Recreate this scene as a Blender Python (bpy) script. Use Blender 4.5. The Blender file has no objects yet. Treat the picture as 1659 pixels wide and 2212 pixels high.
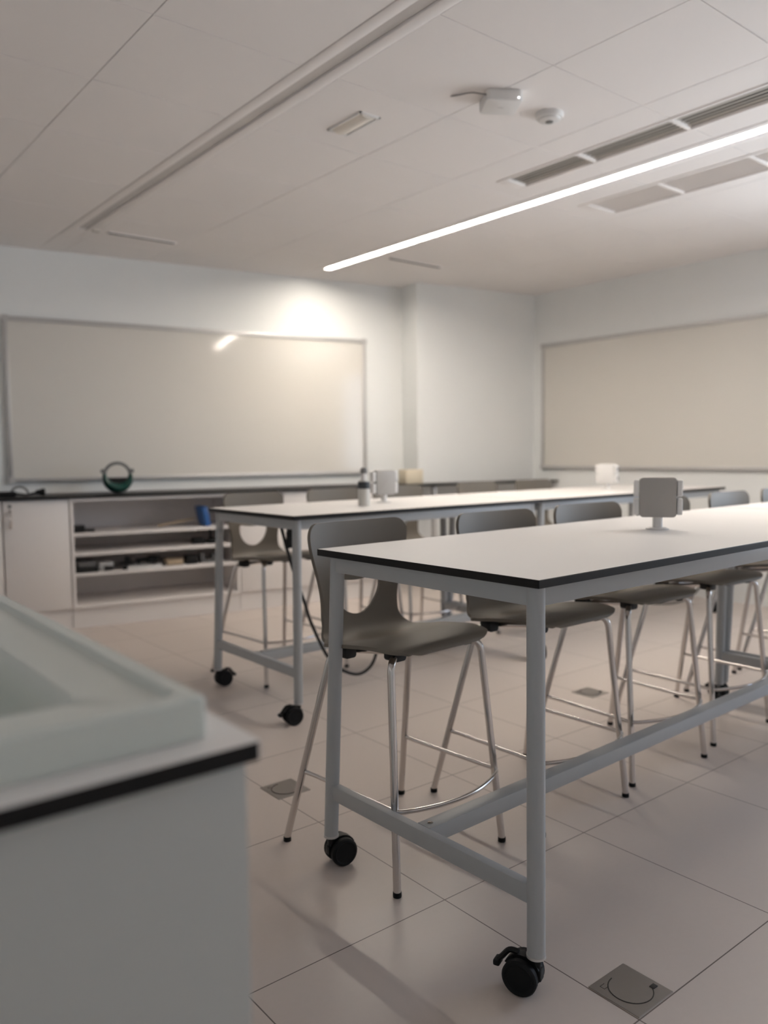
import bpy, bmesh, math, random
from mathutils import Vector, Matrix
random.seed(7)
S = bpy.context.scene
COL = S.collection

# ---------------------------------------------------------------- materials
def mat(name, rgb, rough=0.5, metal=0.0, noise=0.0, nscale=20.0, bump=0.0, bscale=200.0, spec=0.5, emit=None, estr=0.0, trans=0.0, coat=0.0):
    m = bpy.data.materials.new(name); m.use_nodes = True
    nt = m.node_tree; b = nt.nodes['Principled BSDF']
    b.inputs['Base Color'].default_value = (*rgb, 1)
    b.inputs['Roughness'].default_value = rough
    b.inputs['Metallic'].default_value = metal
    b.inputs['Specular IOR Level'].default_value = spec
    b.inputs['Transmission Weight'].default_value = trans
    b.inputs['Coat Weight'].default_value = coat
    if emit:
        b.inputs['Emission Color'].default_value = (*emit, 1); b.inputs['Emission Strength'].default_value = estr
    tc = nt.nodes.new('ShaderNodeTexCoord')
    if noise > 0:
        n = nt.nodes.new('ShaderNodeTexNoise'); n.inputs['Scale'].default_value = nscale; n.inputs['Detail'].default_value = 4
        nt.links.new(tc.outputs['Object'], n.inputs['Vector'])
        mr = nt.nodes.new('ShaderNodeMapRange'); mr.inputs['To Min'].default_value = 1 - noise; mr.inputs['To Max'].default_value = 1 + noise
        nt.links.new(n.outputs['Fac'], mr.inputs['Value'])
        mx = nt.nodes.new('ShaderNodeVectorMath'); mx.operation = 'SCALE'; mx.inputs[0].default_value = rgb
        nt.links.new(mr.outputs['Result'], mx.inputs['Scale']); nt.links.new(mx.outputs['Vector'], b.inputs['Base Color'])
    if bump > 0:
        n2 = nt.nodes.new('ShaderNodeTexNoise'); n2.inputs['Scale'].default_value = bscale; n2.inputs['Detail'].default_value = 3
        nt.links.new(tc.outputs['Object'], n2.inputs['Vector'])
        bp = nt.nodes.new('ShaderNodeBump'); bp.inputs['Strength'].default_value = bump; bp.inputs['Distance'].default_value = 0.002
        nt.links.new(n2.outputs['Fac'], bp.inputs['Height']); nt.links.new(bp.outputs['Normal'], b.inputs['Normal'])
    return m

M = {}
M['wall'] = mat('wall_paint', (.855, .87, .865), .75, noise=.015, nscale=3, bump=.15, bscale=120)
M['ceil'] = mat('ceiling_tile', (.88, .845, .825), .85, noise=.012, nscale=2, bump=.1, bscale=300)
M['ceilgap'] = mat('ceiling_void', (.16, .15, .14), .9, noise=.05)
M['white'] = mat('white_laminate', (.78, .755, .735), .33, noise=.012, nscale=8, bump=.03, bscale=400)
M['cabinet'] = mat('cabinet_board', (.76, .73, .715), .45, noise=.015, nscale=6)
M['core'] = mat('phenolic_edge', (.008, .007, .0065), .42, noise=.1, nscale=60, spec=.25)
M['frame'] = mat('grey_powder_coat', (.40, .415, .425), .38, noise=.02, nscale=40, bump=.04, bscale=500)
M['shell'] = mat('taupe_plastic', (.168, .149, .123), .5, noise=.02, nscale=30, bump=.08, bscale=600, spec=.35)
M['chrome'] = mat('chrome_tube', (.66, .63, .61), .16, 1.0, noise=.02, nscale=30)
M['steel'] = mat('brushed_steel', (.36, .335, .31), .38, .85, noise=.04, nscale=50)
M['black'] = mat('black_plastic', (.009, .009, .009), .45, noise=.1, nscale=40, spec=.3)
M['rubber'] = mat('black_rubber', (.006, .006, .0065), .6, noise=.1, nscale=40, spec=.25)
M['board'] = mat('whiteboard_enamel', (.70, .675, .63), .075, noise=.01, nscale=3, spec=.4)
M['alu'] = mat('aluminium_trim', (.56, .55, .54), .4, .4, noise=.02, nscale=30)
M['plastic'] = mat('white_plastic', (.74, .73, .72), .45, noise=.01, nscale=20)
M['device'] = mat('grey_device_plastic', (.36, .345, .325), .5, noise=.015, nscale=20)
M['lens'] = mat('opal_diffuser', (.78, .73, .66), .5, noise=.01, nscale=20)
M['lamp'] = mat('led_diffuser', (1, 1, 1), .5, emit=(1.0, .90, .785), estr=84.0, noise=.001)
M['offlamp'] = mat('unlit_diffuser', (.60, .575, .56), .45, noise=.01, nscale=10)
M['slat'] = mat('beige_slat', (.62, .585, .53), .5, noise=.02, nscale=20)
M['duct'] = mat('dark_duct', (.035, .03, .025), .8, noise=.1, nscale=10)
M['sink'] = mat('ceramic_sink', (.63, .665, .62), .22, noise=.012, nscale=5, spec=.5)
M['counterpanel'] = mat('island_panel', (.47, .475, .45), .45, noise=.012, nscale=6)
M['blue'] = mat('blue_plastic', (.03, .12, .36), .45, noise=.04)
M['green'] = mat('dark_green_plastic', (.008, .055, .043), .3, noise=.06)
M['greyp'] = mat('grey_plastic', (.16, .16, .16), .45, noise=.04)
M['paper'] = mat('pale_card', (.72, .72, .71), .7, noise=.03)
M['wood'] = mat('pale_wood', (.50, .40, .27), .6, noise=.08, nscale=15)
M['beigebox'] = mat('beige_card', (.72, .64, .50), .7, noise=.02)
M['milky'] = mat('milky_plastic', (.70, .69, .65), .3, noise=.01, trans=.25)
M['label'] = mat('dark_label', (.03, .035, .04), .5, noise=.05)
M['led'] = mat('led_point', (1, 1, 1), .4, emit=(1, 1, 1), estr=4.0)
M['winframe'] = mat('window_frame', (.7, .7, .7), .4, noise=.01)

def glass():
    m = bpy.data.materials.new('window_glass'); m.use_nodes = True
    nt = m.node_tree; nt.nodes.clear()
    o = nt.nodes.new('ShaderNodeOutputMaterial'); t = nt.nodes.new('ShaderNodeBsdfTransparent'); g = nt.nodes.new('ShaderNodeBsdfGlossy')
    g.inputs['Roughness'].default_value = .02; mx = nt.nodes.new('ShaderNodeMixShader')
    lw = nt.nodes.new('ShaderNodeLayerWeight'); lw.inputs['Blend'].default_value = .15
    mm = nt.nodes.new('ShaderNodeMath'); mm.operation = 'MULTIPLY'; mm.inputs[1].default_value = .5
    nt.links.new(lw.outputs['Fresnel'], mm.inputs[0]); nt.links.new(mm.outputs[0], mx.inputs['Fac'])
    nt.links.new(t.outputs[0], mx.inputs[1]); nt.links.new(g.outputs[0], mx.inputs[2]); nt.links.new(mx.outputs[0], o.inputs['Surface'])
    return m
M['glass'] = glass()

def floor_mat():
    m = bpy.data.materials.new('porcelain_floor_tiles'); m.use_nodes = True
    nt = m.node_tree; b = nt.nodes['Principled BSDF']; N = nt.nodes.new; L = nt.links.new
    tc = N('ShaderNodeTexCoord'); mp = N('ShaderNodeMapping'); mp.inputs['Location'].default_value = (-1.43 / .6 + 20, -.935 / .6 + 20, 0)
    mp.inputs['Scale'].default_value = (1 / .6, 1 / .6, 1)
    L(tc.outputs['Object'], mp.inputs['Vector'])
    fr = N('ShaderNodeVectorMath'); fr.operation = 'FRACTION'; L(mp.outputs[0], fr.inputs[0])
    fl = N('ShaderNodeVectorMath'); fl.operation = 'FLOOR'; L(mp.outputs[0], fl.inputs[0])
    sp = N('ShaderNodeSeparateXYZ'); L(fr.outputs[0], sp.inputs[0])
    def edge(o):
        a = N('ShaderNodeMath'); a.operation = 'SUBTRACT'; a.inputs[1].default_value = .5; L(o, a.inputs[0])
        c = N('ShaderNodeMath'); c.operation = 'ABSOLUTE'; L(a.outputs[0], c.inputs[0])
        d = N('ShaderNodeMath'); d.operation = 'GREATER_THAN'; d.inputs[1].default_value = .5 - .0026; L(c.outputs[0], d.inputs[0]); return d.outputs[0]
    mx = N('ShaderNodeMath'); mx.operation = 'MAXIMUM'; L(edge(sp.outputs[0]), mx.inputs[0]); L(edge(sp.outputs[1]), mx.inputs[1])
    wn = N('ShaderNodeTexWhiteNoise'); wn.noise_dimensions = '2D'; L(fl.outputs[0], wn.inputs['Vector'])
    no = N('ShaderNodeTexNoise'); no.inputs['Scale'].default_value = 2.2; no.inputs['Detail'].default_value = 6; L(tc.outputs['Object'], no.inputs['Vector'])
    n2 = N('ShaderNodeTexNoise'); n2.inputs['Scale'].default_value = 60; n2.inputs['Detail'].default_value = 3; L(tc.outputs['Object'], n2.inputs['Vector'])
    ad = N('ShaderNodeMath'); ad.operation = 'ADD'; L(wn.outputs['Value'], ad.inputs[0]); L(no.outputs['Fac'], ad.inputs[1])
    a2 = N('ShaderNodeMath'); a2.operation = 'ADD'; L(ad.outputs[0], a2.inputs[0]); L(n2.outputs['Fac'], a2.inputs[1])
    mr = N('ShaderNodeMapRange'); mr.inputs['From Min'].default_value = .5; mr.inputs['From Max'].default_value = 2.5
    mr.inputs['To Min'].default_value = .955; mr.inputs['To Max'].default_value = 1.045; L(a2.outputs[0], mr.inputs['Value'])
    sc = N('ShaderNodeVectorMath'); sc.operation = 'SCALE'; sc.inputs[0].default_value = (.56, .495, .455); L(mr.outputs[0], sc.inputs['Scale'])
    cm = N('ShaderNodeMix'); cm.data_type = 'RGBA'; L(mx.outputs[0], cm.inputs['Factor']); L(sc.outputs[0], cm.inputs['A']); cm.inputs['B'].default_value = (.13, .10, .09, 1)
    L(cm.outputs['Result'], b.inputs['Base Color'])
    rr = N('ShaderNodeMapRange'); rr.inputs['To Min'].default_value = .32; rr.inputs['To Max'].default_value = .42; L(no.outputs['Fac'], rr.inputs['Value'])
    L(rr.outputs[0], b.inputs['Roughness']); b.inputs['Specular IOR Level'].default_value = .4
    bp = N('ShaderNodeBump'); bp.inputs['Strength'].default_value = .25; bp.inputs['Distance'].default_value = .002; bp.invert = True
    L(mx.outputs[0], bp.inputs['Height']); L(bp.outputs['Normal'], b.inputs['Normal'])
    return m
M['floor'] = floor_mat()

# ---------------------------------------------------------------- mesh helpers
def merge(bm, t):
    me = bpy.data.meshes.new('t'); t.to_mesh(me); t.free(); bm.from_mesh(me); bpy.data.meshes.remove(me)
def box(bm, x0, x1, y0, y1, z0, z1, bev=0.0, seg=2, mi=0, top_mi=None, mtx=None):
    t = bmesh.new(); bmesh.ops.create_cube(t, size=1)
    for v in t.verts: v.co = Vector(((x0 + x1) / 2 + v.co.x * (x1 - x0), (y0 + y1) / 2 + v.co.y * (y1 - y0), (z0 + z1) / 2 + v.co.z * (z1 - z0)))
    if bev > 0: bmesh.ops.bevel(t, geom=t.edges[:], offset=bev, segments=seg, profile=.5, affect='EDGES')
    for f in t.faces:
        f.material_index = mi
        if top_mi is not None and abs(f.normal.z) > .9: f.material_index = top_mi
    if mtx is not None: bmesh.ops.transform(t, matrix=mtx, verts=t.verts)
    merge(bm, t)
def rbox(bm, x0, x1, y0, y1, z0, z1, r, axis='z', bev=0.0, seg=6, mi=0, mtx=None):
    """box with its four edges along one axis rounded by r, rims bevelled by bev"""
    t = bmesh.new(); bmesh.ops.create_cube(t, size=1)
    for v in t.verts: v.co = Vector(((x0 + x1) / 2 + v.co.x * (x1 - x0), (y0 + y1) / 2 + v.co.y * (y1 - y0), (z0 + z1) / 2 + v.co.z * (z1 - z0)))
    k = 'xyz'.index(axis)
    es = [e for e in t.edges if abs((e.verts[0].co - e.verts[1].co).normalized()[k]) > .9]
    bmesh.ops.bevel(t, geom=es, offset=r, segments=seg, profile=.5, affect='EDGES')
    if bev > 0:
        es = [e for e in t.edges if len(e.link_faces) == 2 and e.calc_face_angle(0) > 1.0]
        bmesh.ops.bevel(t, geom=es, offset=bev, segments=2, profile=.5, affect='EDGES')
    for f in t.faces: f.material_index = mi
    if mtx is not None: bmesh.ops.transform(t, matrix=mtx, verts=t.verts)
    merge(bm, t)
def smooth_path(pts, n=6, closed=False):
    P = [Vector(p) for p in pts]; out = []
    m = len(P)
    for i in range(m if closed else m - 1):
        p0 = P[(i - 1) % m] if closed or i > 0 else P[0] * 2 - P[1]
        p1 = P[i]; p2 = P[(i + 1) % m]
        p3 = P[(i + 2) % m] if closed or i + 2 < m else P[-1] * 2 - P[-2]
        for j in range(n):
            t = j / n
            out.append(.5 * ((2 * p1) + (p2 - p0) * t + (2 * p0 - 5 * p1 + 4 * p2 - p3) * t * t + (3 * p1 - p0 - 3 * p2 + p3) * t ** 3))
    if not closed: out.append(P[-1])
    return out
def fillet(pts, r, n=6):
    """polyline with its inner corners rounded by radius about r"""
    P = [Vector(p) for p in pts]; out = [P[0]]
    for i in range(1, len(P) - 1):
        a = (P[i - 1] - P[i]); b = (P[i + 1] - P[i]); d = min(r, a.length * .45, b.length * .45)
        pa = P[i] + a.normalized() * d; pb = P[i] + b.normalized() * d
        for j in range(n + 1):
            t = j / n; out.append((1 - t) ** 2 * pa + 2 * t * (1 - t) * P[i] + t * t * pb)
    out.append(P[-1]); return out
def tube(bm, pts, r, seg=10, closed=False, mi=0):
    P = [Vector(p) for p in pts]; n = len(P); rings = []
    rad = r if isinstance(r, (list, tuple)) else [r] * n
    nrm = None
    for i in range(n):
        if closed: d = (P[(i + 1) % n] - P[i - 1])
        else: d = P[min(i + 1, n - 1)] - P[max(i - 1, 0)]
        d.normalize()
        if nrm is None:
            a = Vector((0, 0, 1)) if abs(d.z) < .9 else Vector((1, 0, 0)); nrm = d.cross(a).normalized()
        else:
            nrm = (nrm - d * nrm.dot(d)).normalized()
        bn = d.cross(nrm)
        rings.append([bm.verts.new(P[i] + (nrm * math.cos(2 * math.pi * k / seg) + bn * math.sin(2 * math.pi * k / seg)) * rad[i]) for k in range(seg)])
    fs = []
    for i in range(n if closed else n - 1):
        A = rings[i]; B = rings[(i + 1) % n]
        for k in range(seg): fs.append(bm.faces.new((A[k], A[(k + 1) % seg], B[(k + 1) % seg], B[k])))
    if not closed:
        fs.append(bm.faces.new(rings[0][::-1])); fs.append(bm.faces.new(rings[-1]))
    for f in fs: f.material_index = mi
def lathe(bm, prof, c=(0, 0, 0), seg=28, mtx=None, mi=0):
    t = bmesh.new(); rings = []
    for (r, z) in prof:
        if r < 1e-6: rings.append([t.verts.new((0, 0, z))])
        else: rings.append([t.verts.new((r * math.cos(2 * math.pi * k / seg), r * math.sin(2 * math.pi * k / seg), z)) for k in range(seg)])
    for A, B in zip(rings, rings[1:]):
        for k in range(seg):
            k2 = (k + 1) % seg
            if len(A) == 1 and len(B) == 1: continue
            if len(A) == 1: t.faces.new((A[0], B[k2], B[k]))
            elif len(B) == 1: t.faces.new((A[k], A[k2], B[0]))
            else: t.faces.new((A[k], A[k2], B[k2], B[k]))
    bmesh.ops.recalc_face_normals(t, faces=t.faces[:])
    if mtx is not None: bmesh.ops.transform(t, matrix=mtx, verts=t.verts)
    bmesh.ops.translate(t, vec=Vector(c), verts=t.verts)
    for f in t.faces: f.material_index = mi
    merge(bm, t)
def prism(bm, poly, z0, z1, mi=0):
    a = [bm.verts.new((x, y, z0)) for x, y in poly]; b = [bm.verts.new((x, y, z1)) for x, y in poly]
    n = len(poly); fs = [bm.faces.new(a[::-1]), bm.faces.new(b)]
    for i in range(n): fs.append(bm.faces.new((a[i], a[(i + 1) % n], b[(i + 1) % n], b[i])))
    for f in fs: f.material_index = mi
def clip(poly, a, b, c):
    """keep the part of a polygon with a*x + b*y <= c"""
    out = []
    for i in range(len(poly)):
        p, q = poly[i - 1], poly[i]; dp = a * p[0] + b * p[1] - c; dq = a * q[0] + b * q[1] - c
        if (dp <= 0) != (dq <= 0):
            t = dp / (dp - dq); out.append((p[0] + (q[0] - p[0]) * t, p[1] + (q[1] - p[1]) * t))
        if dq <= 0: out.append(q)
    return out
def obj(name, bm, mats, parent=None, smooth=True, ang=35, loc=None):
    bmesh.ops.recalc_face_normals(bm, faces=bm.faces[:])
    me = bpy.data.meshes.new(name); bm.to_mesh(me); bm.free()
    for m in (mats if isinstance(mats, (list, tuple)) else [mats]): me.materials.append(M[m])
    if smooth:
        me.shade_smooth(); me.set_sharp_from_angle(angle=math.radians(ang))
    o = bpy.data.objects.new(name, me); COL.objects.link(o)
    if parent: o.parent = parent
    if loc: o.location = loc
    return o
def tag(o, label, cat, group=None):
    o['label'] = label; o['category'] = cat
    if group: o['group'] = group
    return o
def thing(name, label, cat, loc=(0, 0, 0), rz=0.0, group=None):
    o = bpy.data.objects.new(name, None); COL.objects.link(o); o.empty_display_size = .1
    o.location = loc; o.rotation_euler = (0, 0, rz)
    return tag(o, label, cat, group)
def struct(name, bm, mats, parent=None, smooth=False):
    o = obj(name, bm, mats, parent, smooth); o['kind'] = 'structure'; return o
def dup(root, loc, rz, label, group=None):
    r = root.copy(); COL.objects.link(r); r.location = loc; r.rotation_euler = (0, 0, rz); r['label'] = label
    if group: r['group'] = group
    for ch in list(root.children):
        c = ch.copy(); COL.objects.link(c); c.parent = r
        for g in ch.children:
            d = g.copy(); COL.objects.link(d); d.parent = c
    return r
def B(): return bmesh.new()

# ---------------------------------------------------------------- the room
# x runs along the tables (to the right in the picture), y away to the left; the back wall stands slightly oblique
ZC = 2.70
SL = .165                                   # back wall: y = 6.52 - SL * x
E = Vector((1, -SL, 0)).normalized()        # along the back wall
NW = Vector((-SL, -1, 0)).normalized()      # out of the back wall, into the room
def wy(x): return 6.52 - SL * x
def Wn(s, d, z=0.0):                        # d straight out from the wall point whose room x is s
    return Vector((s, wy(s), z)) + NW * d
def W(s, d, z=0.0):                         # the point d in front of the back wall whose own room x is s
    return Wn(s - NW.x * d, d, z)
RW = 6.10; LW = -1.6; FW = -3.2
wm = Matrix(((E.x, -NW.x, 0, 0), (E.y, -NW.y, 0, 0), (0, 0, 1, 0), (0, 0, 0, 1)))
def wmat(s): m = wm.copy(); m.translation = Vector((s, wy(s), 0)); return m    # local x along wall, local y into the wall, z up

room = [(LW, FW), (RW, FW), (RW, wy(RW)), (LW, wy(LW))]
b = B(); prism(b, room, -.10, 0); struct('floor', b, 'floor')
def wall_poly(bm, p, q, th, z0, z1, side=1):
    p = Vector((*p, 0)); q = Vector((*q, 0)); d = (q - p).normalized(); n = Vector((d.y, -d.x, 0)) * th * side
    prism(bm, [(p.x, p.y), (q.x, q.y), ((q + n).x, (q + n).y), ((p + n).x, (p + n).y)], z0, z1)
b = B(); wall_poly(b, (LW - .15, wy(LW - .15)), (RW + .15, wy(RW + .15)), .15, 0, ZC + .2, -1); struct('wall_back', b, 'wall')
b = B(); wall_poly(b, (LW, FW - .15), (LW, wy(LW)), .15, 0, ZC + .2, -1); struct('wall_left', b, 'wall')
# right wall and front wall carry windows outside the picture
def pierced(name, axis, fixed, a0, a1, openings, thick):
    bm = B()
    def put(u0, u1, z0, z1):
        if axis == 'y': box(bm, fixed, fixed + thick, u0, u1, z0, z1)
        else: box(bm, u0, u1, fixed, fixed + thick, z0, z1)
    cur = a0
    for (u0, u1, z0, z1) in openings:
        put(cur, u0, 0, ZC + .2); put(u0, u1, 0, z0); put(u0, u1, z1, ZC + .2); cur = u1
    put(cur, a1, 0, ZC + .2)
    return struct(name, bm, 'wall')
RWIN = [(-.55, 1.70, .90, 2.50)]
FWIN = []
pierced('wall_right', 'y', RW, FW - .15, wy(RW), RWIN, .15)
pierced('wall_front', 'x', FW - .15, LW, RW, FWIN, .15)
wi = 1
for axis, fixed, wins in (('y', RW + .05, RWIN), ('x', FW - .11, FWIN)):
    for (u0, u1, z0, z1) in wins:
        bm = B(); g = B(); f = .05; mid = (u0 + u1) / 2
        for (a, c, z, zz) in ((u0, u1, z0, z0 + f), (u0, u1, z1 - f, z1), (u0, u0 + f, z0 + f, z1 - f), (u1 - f, u1, z0 + f, z1 - f), (mid - f / 2, mid + f / 2, z0 + f, z1 - f)):
            if axis == 'y': box(bm, fixed, fixed + .06, a, c, z, zz, .004)
            else: box(bm, a, c, fixed, fixed + .06, z, zz, .004)
        if axis == 'y': box(g, fixed + .027, fixed + .033, u0 + f, u1 - f, z0 + f, z1 - f)
        else: box(g, u0 + f, u1 - f, fixed + .027, fixed + .033, z0 + f, z1 - f)
        o = struct('window_%d' % wi, bm, 'winframe'); struct('window_pane', g, 'glass', o); wi += 1
# boxed-out column in the back right corner
b = B(); c0 = Wn(4.83, 0); c1 = Wn(4.83, .27); c2y = 5.262
prism(b, [(c0.x, c0.y), (c1.x, c1.y), (RW, c1.y - SL * (RW - c1.x)), (RW, wy(RW))], 0, ZC); struct('wall_corner', b, 'wall')

# ceiling: real tiles with open joints under a dark void
def in_room(poly): return clip(clip(clip(clip(poly, 1, 0, RW), -1, 0, -LW), SL, 1, 6.52), 0, -1, -FW)
b = B(); prism(b, [(LW - .15, FW - .15), (RW + .15, FW - .15), (RW + .15, wy(RW + .15)), (LW - .15, wy(LW - .15))], ZC + .02, ZC + .12)
CEIL = struct('ceiling', b, 'ceilgap')
cols = []
x = 1.80
while x > LW: cols.append((x - .6, x)); x -= .6
cols += [(1.975 + .6 * i, 2.575 + .6 * i) for i in range(3)] + [(3.945 + .6 * i, 4.545 + .6 * i) for i in range(4)]
rows = [(2.72 + .6 * j, 3.32 + .6 * j) for j in range(-11, 8)]
GR = (3.395, 3.600, .86, 3.195); G2 = (4.125, 4.445, .86, 3.20); EM = (2.232, 2.345, 2.91, 3.165)
SLOT = [(2.05, 2.52, 5.45, 5.48), (4.03, 4.55, 4.885, 4.915)]
holes = [GR, G2, EM]
b = B(); g = .0022
for (x0, x1) in cols:
    for (y0, y1) in rows:
        rects = [(x0 + g, x1 - g, y0 + g, y1 - g)]
        for (hx0, hx1, hy0, hy1) in holes:
            nr = []
            for (a0, a1, c0_, c1_) in rects:
                if hx0 >= a1 or hx1 <= a0 or hy0 >= c1_ or hy1 <= c0_: nr.append((a0, a1, c0_, c1_)); continue
                if a0 < hx0: nr.append((a0, hx0, c0_, c1_))
                if hx1 < a1: nr.append((hx1, a1, c0_, c1_))
                m0, m1 = max(a0, hx0), min(a1, hx1)
                if c0_ < hy0: nr.append((m0, m1, c0_, hy0))
                if hy1 < c1_: nr.append((m0, m1, hy1, c1_))
            rects = nr
        for (a0, a1, c0_, c1_) in rects:
            p = in_room([(a0, c0_), (a1, c0_), (a1, c1_), (a0, c1_)])
            if len(p) > 2: prism(b, p, ZC, ZC + .018)
struct('ceiling_tiles', b, 'ceil', CEIL)
# end fillers of the two lighting channels
b = B()
for (x0, x1) in ((1.80 + g, 1.975 - g), (3.775 + g, 3.945 - g)):
    p = in_room([(x0, 5.70), (x1, 5.70), (x1, 6.6), (x0, 6.6)])
    if len(p) > 2: prism(b, p, ZC, ZC + .018)
struct('trim_1', b, 'ceil')

def strip(x0, x1, y0, y1, lit, label):
    r = thing('ceiling_light', label, 'ceiling light', ((x0 + x1) / 2, y0, ZC))
    w = (x1 - x0) / 2; L = y1 - y0; d = .029 if lit else .031
    bm = B(); 
    box(bm, -w + g, -d, 0, L + .2, -.002, .018, .001); box(bm, d, w - g, 0, L + .2, -.002, .018, .001)
    box(bm, -d - .001, d + .001, L, L + .2, -.002, .018); box(bm, -d, d, 0, L, .017, .019)
    obj('channel_frame', bm, 'ceil', r)
    bm = B()
    if lit: box(bm, -d + .001, d - .001, .01, L - .012, .006, .016, .001)
    else: box(bm, -d + .003, d - .003, .01, L - .005, .006, .014, .002)
    obj('diffuser', bm, 'lamp' if lit else 'offlamp', r)
strip(1.80, 1.975, FW + .1, 5.50, False, 'unlit recessed linear ceiling light, running from top centre down to the left')
strip(3.775, 3.945, .90, 5.50, True, 'lit linear ceiling light, the one glowing white strip in the ceiling')

def grille(rect, flip, label):
    x0, x1, y0, y1 = rect
    r = thing('air_grille', label, 'air vent', ((x0 + x1) / 2, y1, ZC), 0)
    w = (x1 - x0) / 2; L = y1 - y0; f = .022
    bm = B()
    for (a, c, d, e) in ((-w, -w + f, -L, 0), (w - f, w, -L, 0), (-w + f, w - f, -L, -L + .06), (-w + f, w - f, -.06, 0)):
        box(bm, a, c, d, e, -.004, .012, .0015)
    for s in (-w - .002, w + .0): pass
    obj('grille_frame', bm, 'ceil', r)
    bm = B(); box(bm, -w + f * .6, w - f * .6, -L + .03, -.03, .050, .056)
    for s in (-1, 1): box(bm, s * (w - f * .7) - .002, s * (w - f * .7) + .002, -L + .03, -.03, .012, .05)
    obj('duct_lining', bm, 'duct', r)
    n = 5 if flip else 8; bm = B(); t = (-1 if flip else 1) * math.radians(10 if flip else 32)
    for i in range(n):
        cx = -w + f + (2 * w - 2 * f) * (i + .5) / n; hw = (w - f) / n * (.46 if flip else 1.02)
        if flip and i == n - 1: hw *= 2.1
        m = Matrix.Translation((cx, 0, .012)) @ Matrix.Rotation(t, 4, 'Y')
        box(bm, -hw, hw, -L + .06, -.06, -.001, .001, mtx=m)
    obj('slats', bm, 'slat' if flip else 'ceil', r)  # second grille's slats take the paler tile colour to paint in brighter light
    for i in range(1, 4):
        yy = -.53 * i
        if -L + .1 < yy:
            bm = B(); box(bm, -w + f, w - f, yy - .009, yy + .009, -.003, .02, .001); obj('divider', bm, 'ceil', r)
grille(GR, True, 'white ceiling air grille with dark open slats and cross bars')
grille(G2, False, 'ceiling air grille with closed-looking slats, coloured paler for brighter light, right of the lit strip')
for i, (x0, x1, y0, y1) in enumerate(SLOT):
    bm = B(); box(bm, x0 - .012, x1 + .012, y0 - .012, y1 + .012, ZC - .004, ZC + .001, .001)
    lab = ['long dark ceiling air slot near the far end of the unlit channel', 'dark ceiling air slot just past the end of the lit strip'][i]
    r = thing('air_slot', lab, 'air vent', ((x0 + x1) / 2, (y0 + y1) / 2, ZC - .004), 0)
    w = (x1 - x0) / 2
    bm = B(); rbox(bm, -w, w, -.016, .016, -.004, .004, .01, 'z'); obj('slot_opening', bm, 'duct', r)
    bm = B()
    for s in (-1, 1): box(bm, -w - .01, w + .01, s * .020 - .004, s * .020 + .004, -.005, .004, .001)
    obj('slot_edge', bm, 'ceil', r)
bm = B(); rbox(bm, 1.945, 1.995, 5.455, 5.50, ZC - .008, ZC, .01, 'z'); tag(obj('ceiling_sensor', bm, 'slat'), 'tiny brown ceiling sensor beside the left air slot', 'sensor')

# wireless box, smoke detector and emergency light on the ceiling
r = thing('access_point', 'white rounded box with a trailing wire on the ceiling', 'network box', (2.615, 2.435, ZC), math.radians(-33.5))
bm = B(); rbox(bm, -.078, .078, -.078, .078, -.046, 0, .022, 'z', .006); obj('casing', bm, 'plastic', r)
bm = B(); lathe(bm, [(0, -.002), (.003, -.002), (.003, .002), (0, .002)], (.058, -.0782, -.036), 12, Matrix.Rotation(math.pi / 2, 4, 'X')); obj('indicator_light', bm, 'led', r)
bm = B(); box(bm, -.012, .012, -.0008, .0008, -.0465, -.0455); obj('vent_mark', bm, 'greyp', r, loc=(.0, .0, 0))
bm = B(); tube(bm, smooth_path([(-.07, -.06, -.02), (-.10, -.075, -.024), (-.14, -.06, -.014), (-.19, -.012, -.006), (-.215, .022, .004)], 6), .0032, 8); obj('cable', bm, 'greyp', r)
r = thing('smoke_detector', 'round white smoke detector beside the ceiling box', 'smoke detector', (2.92, 2.425, ZC))
bm = B(); lathe(bm, [(0, 0), (.062, 0), (.062, -.012), (.058, -.020), (.050, -.021), (.046, -.029), (.034, -.034), (0, -.035)]); obj('base', bm, 'plastic', r)
bm = B(); lathe(bm, [(0, -.034), (.017, -.034), (.017, -.037), (.012, -.039), (0, -.039)]); obj('sensor_cap', bm, 'greyp', r)
r = thing('emergency_light', 'small white rectangular emergency light recessed in the ceiling', 'emergency light', ((EM[0] + EM[1]) / 2, (EM[2] + EM[3]) / 2, ZC))
bm = B(); w = (EM[1] - EM[0]) / 2; l = (EM[3] - EM[2]) / 2
for a in ((-w, w, -l, -l + .014), (-w, w, l - .014, l), (-w, -w + .01, -l, l), (w - .01, w, -l, l)): box(bm, *a, -.006, .014, .001)
box(bm, -w, w, -l, l, .014, .018); obj('housing', bm, 'plastic', r)
bm = B(); n = 10; pr = [((-w + .012) + (2 * w - .024) * i / n, -.012 * math.sin(math.pi * i / n) - .002) for i in range(n + 1)]
v0 = [bm.verts.new((px, -l + .016, pz)) for px, pz in pr]; v1 = [bm.verts.new((px, l - .016, pz)) for px, pz in pr]
for i in range(n): bm.faces.new((v0[i], v0[i + 1], v1[i + 1], v1[i]))
bm.faces.new(v0); bm.faces.new(v1[::-1])
obj('diffuser', bm, 'lens', r)

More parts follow.
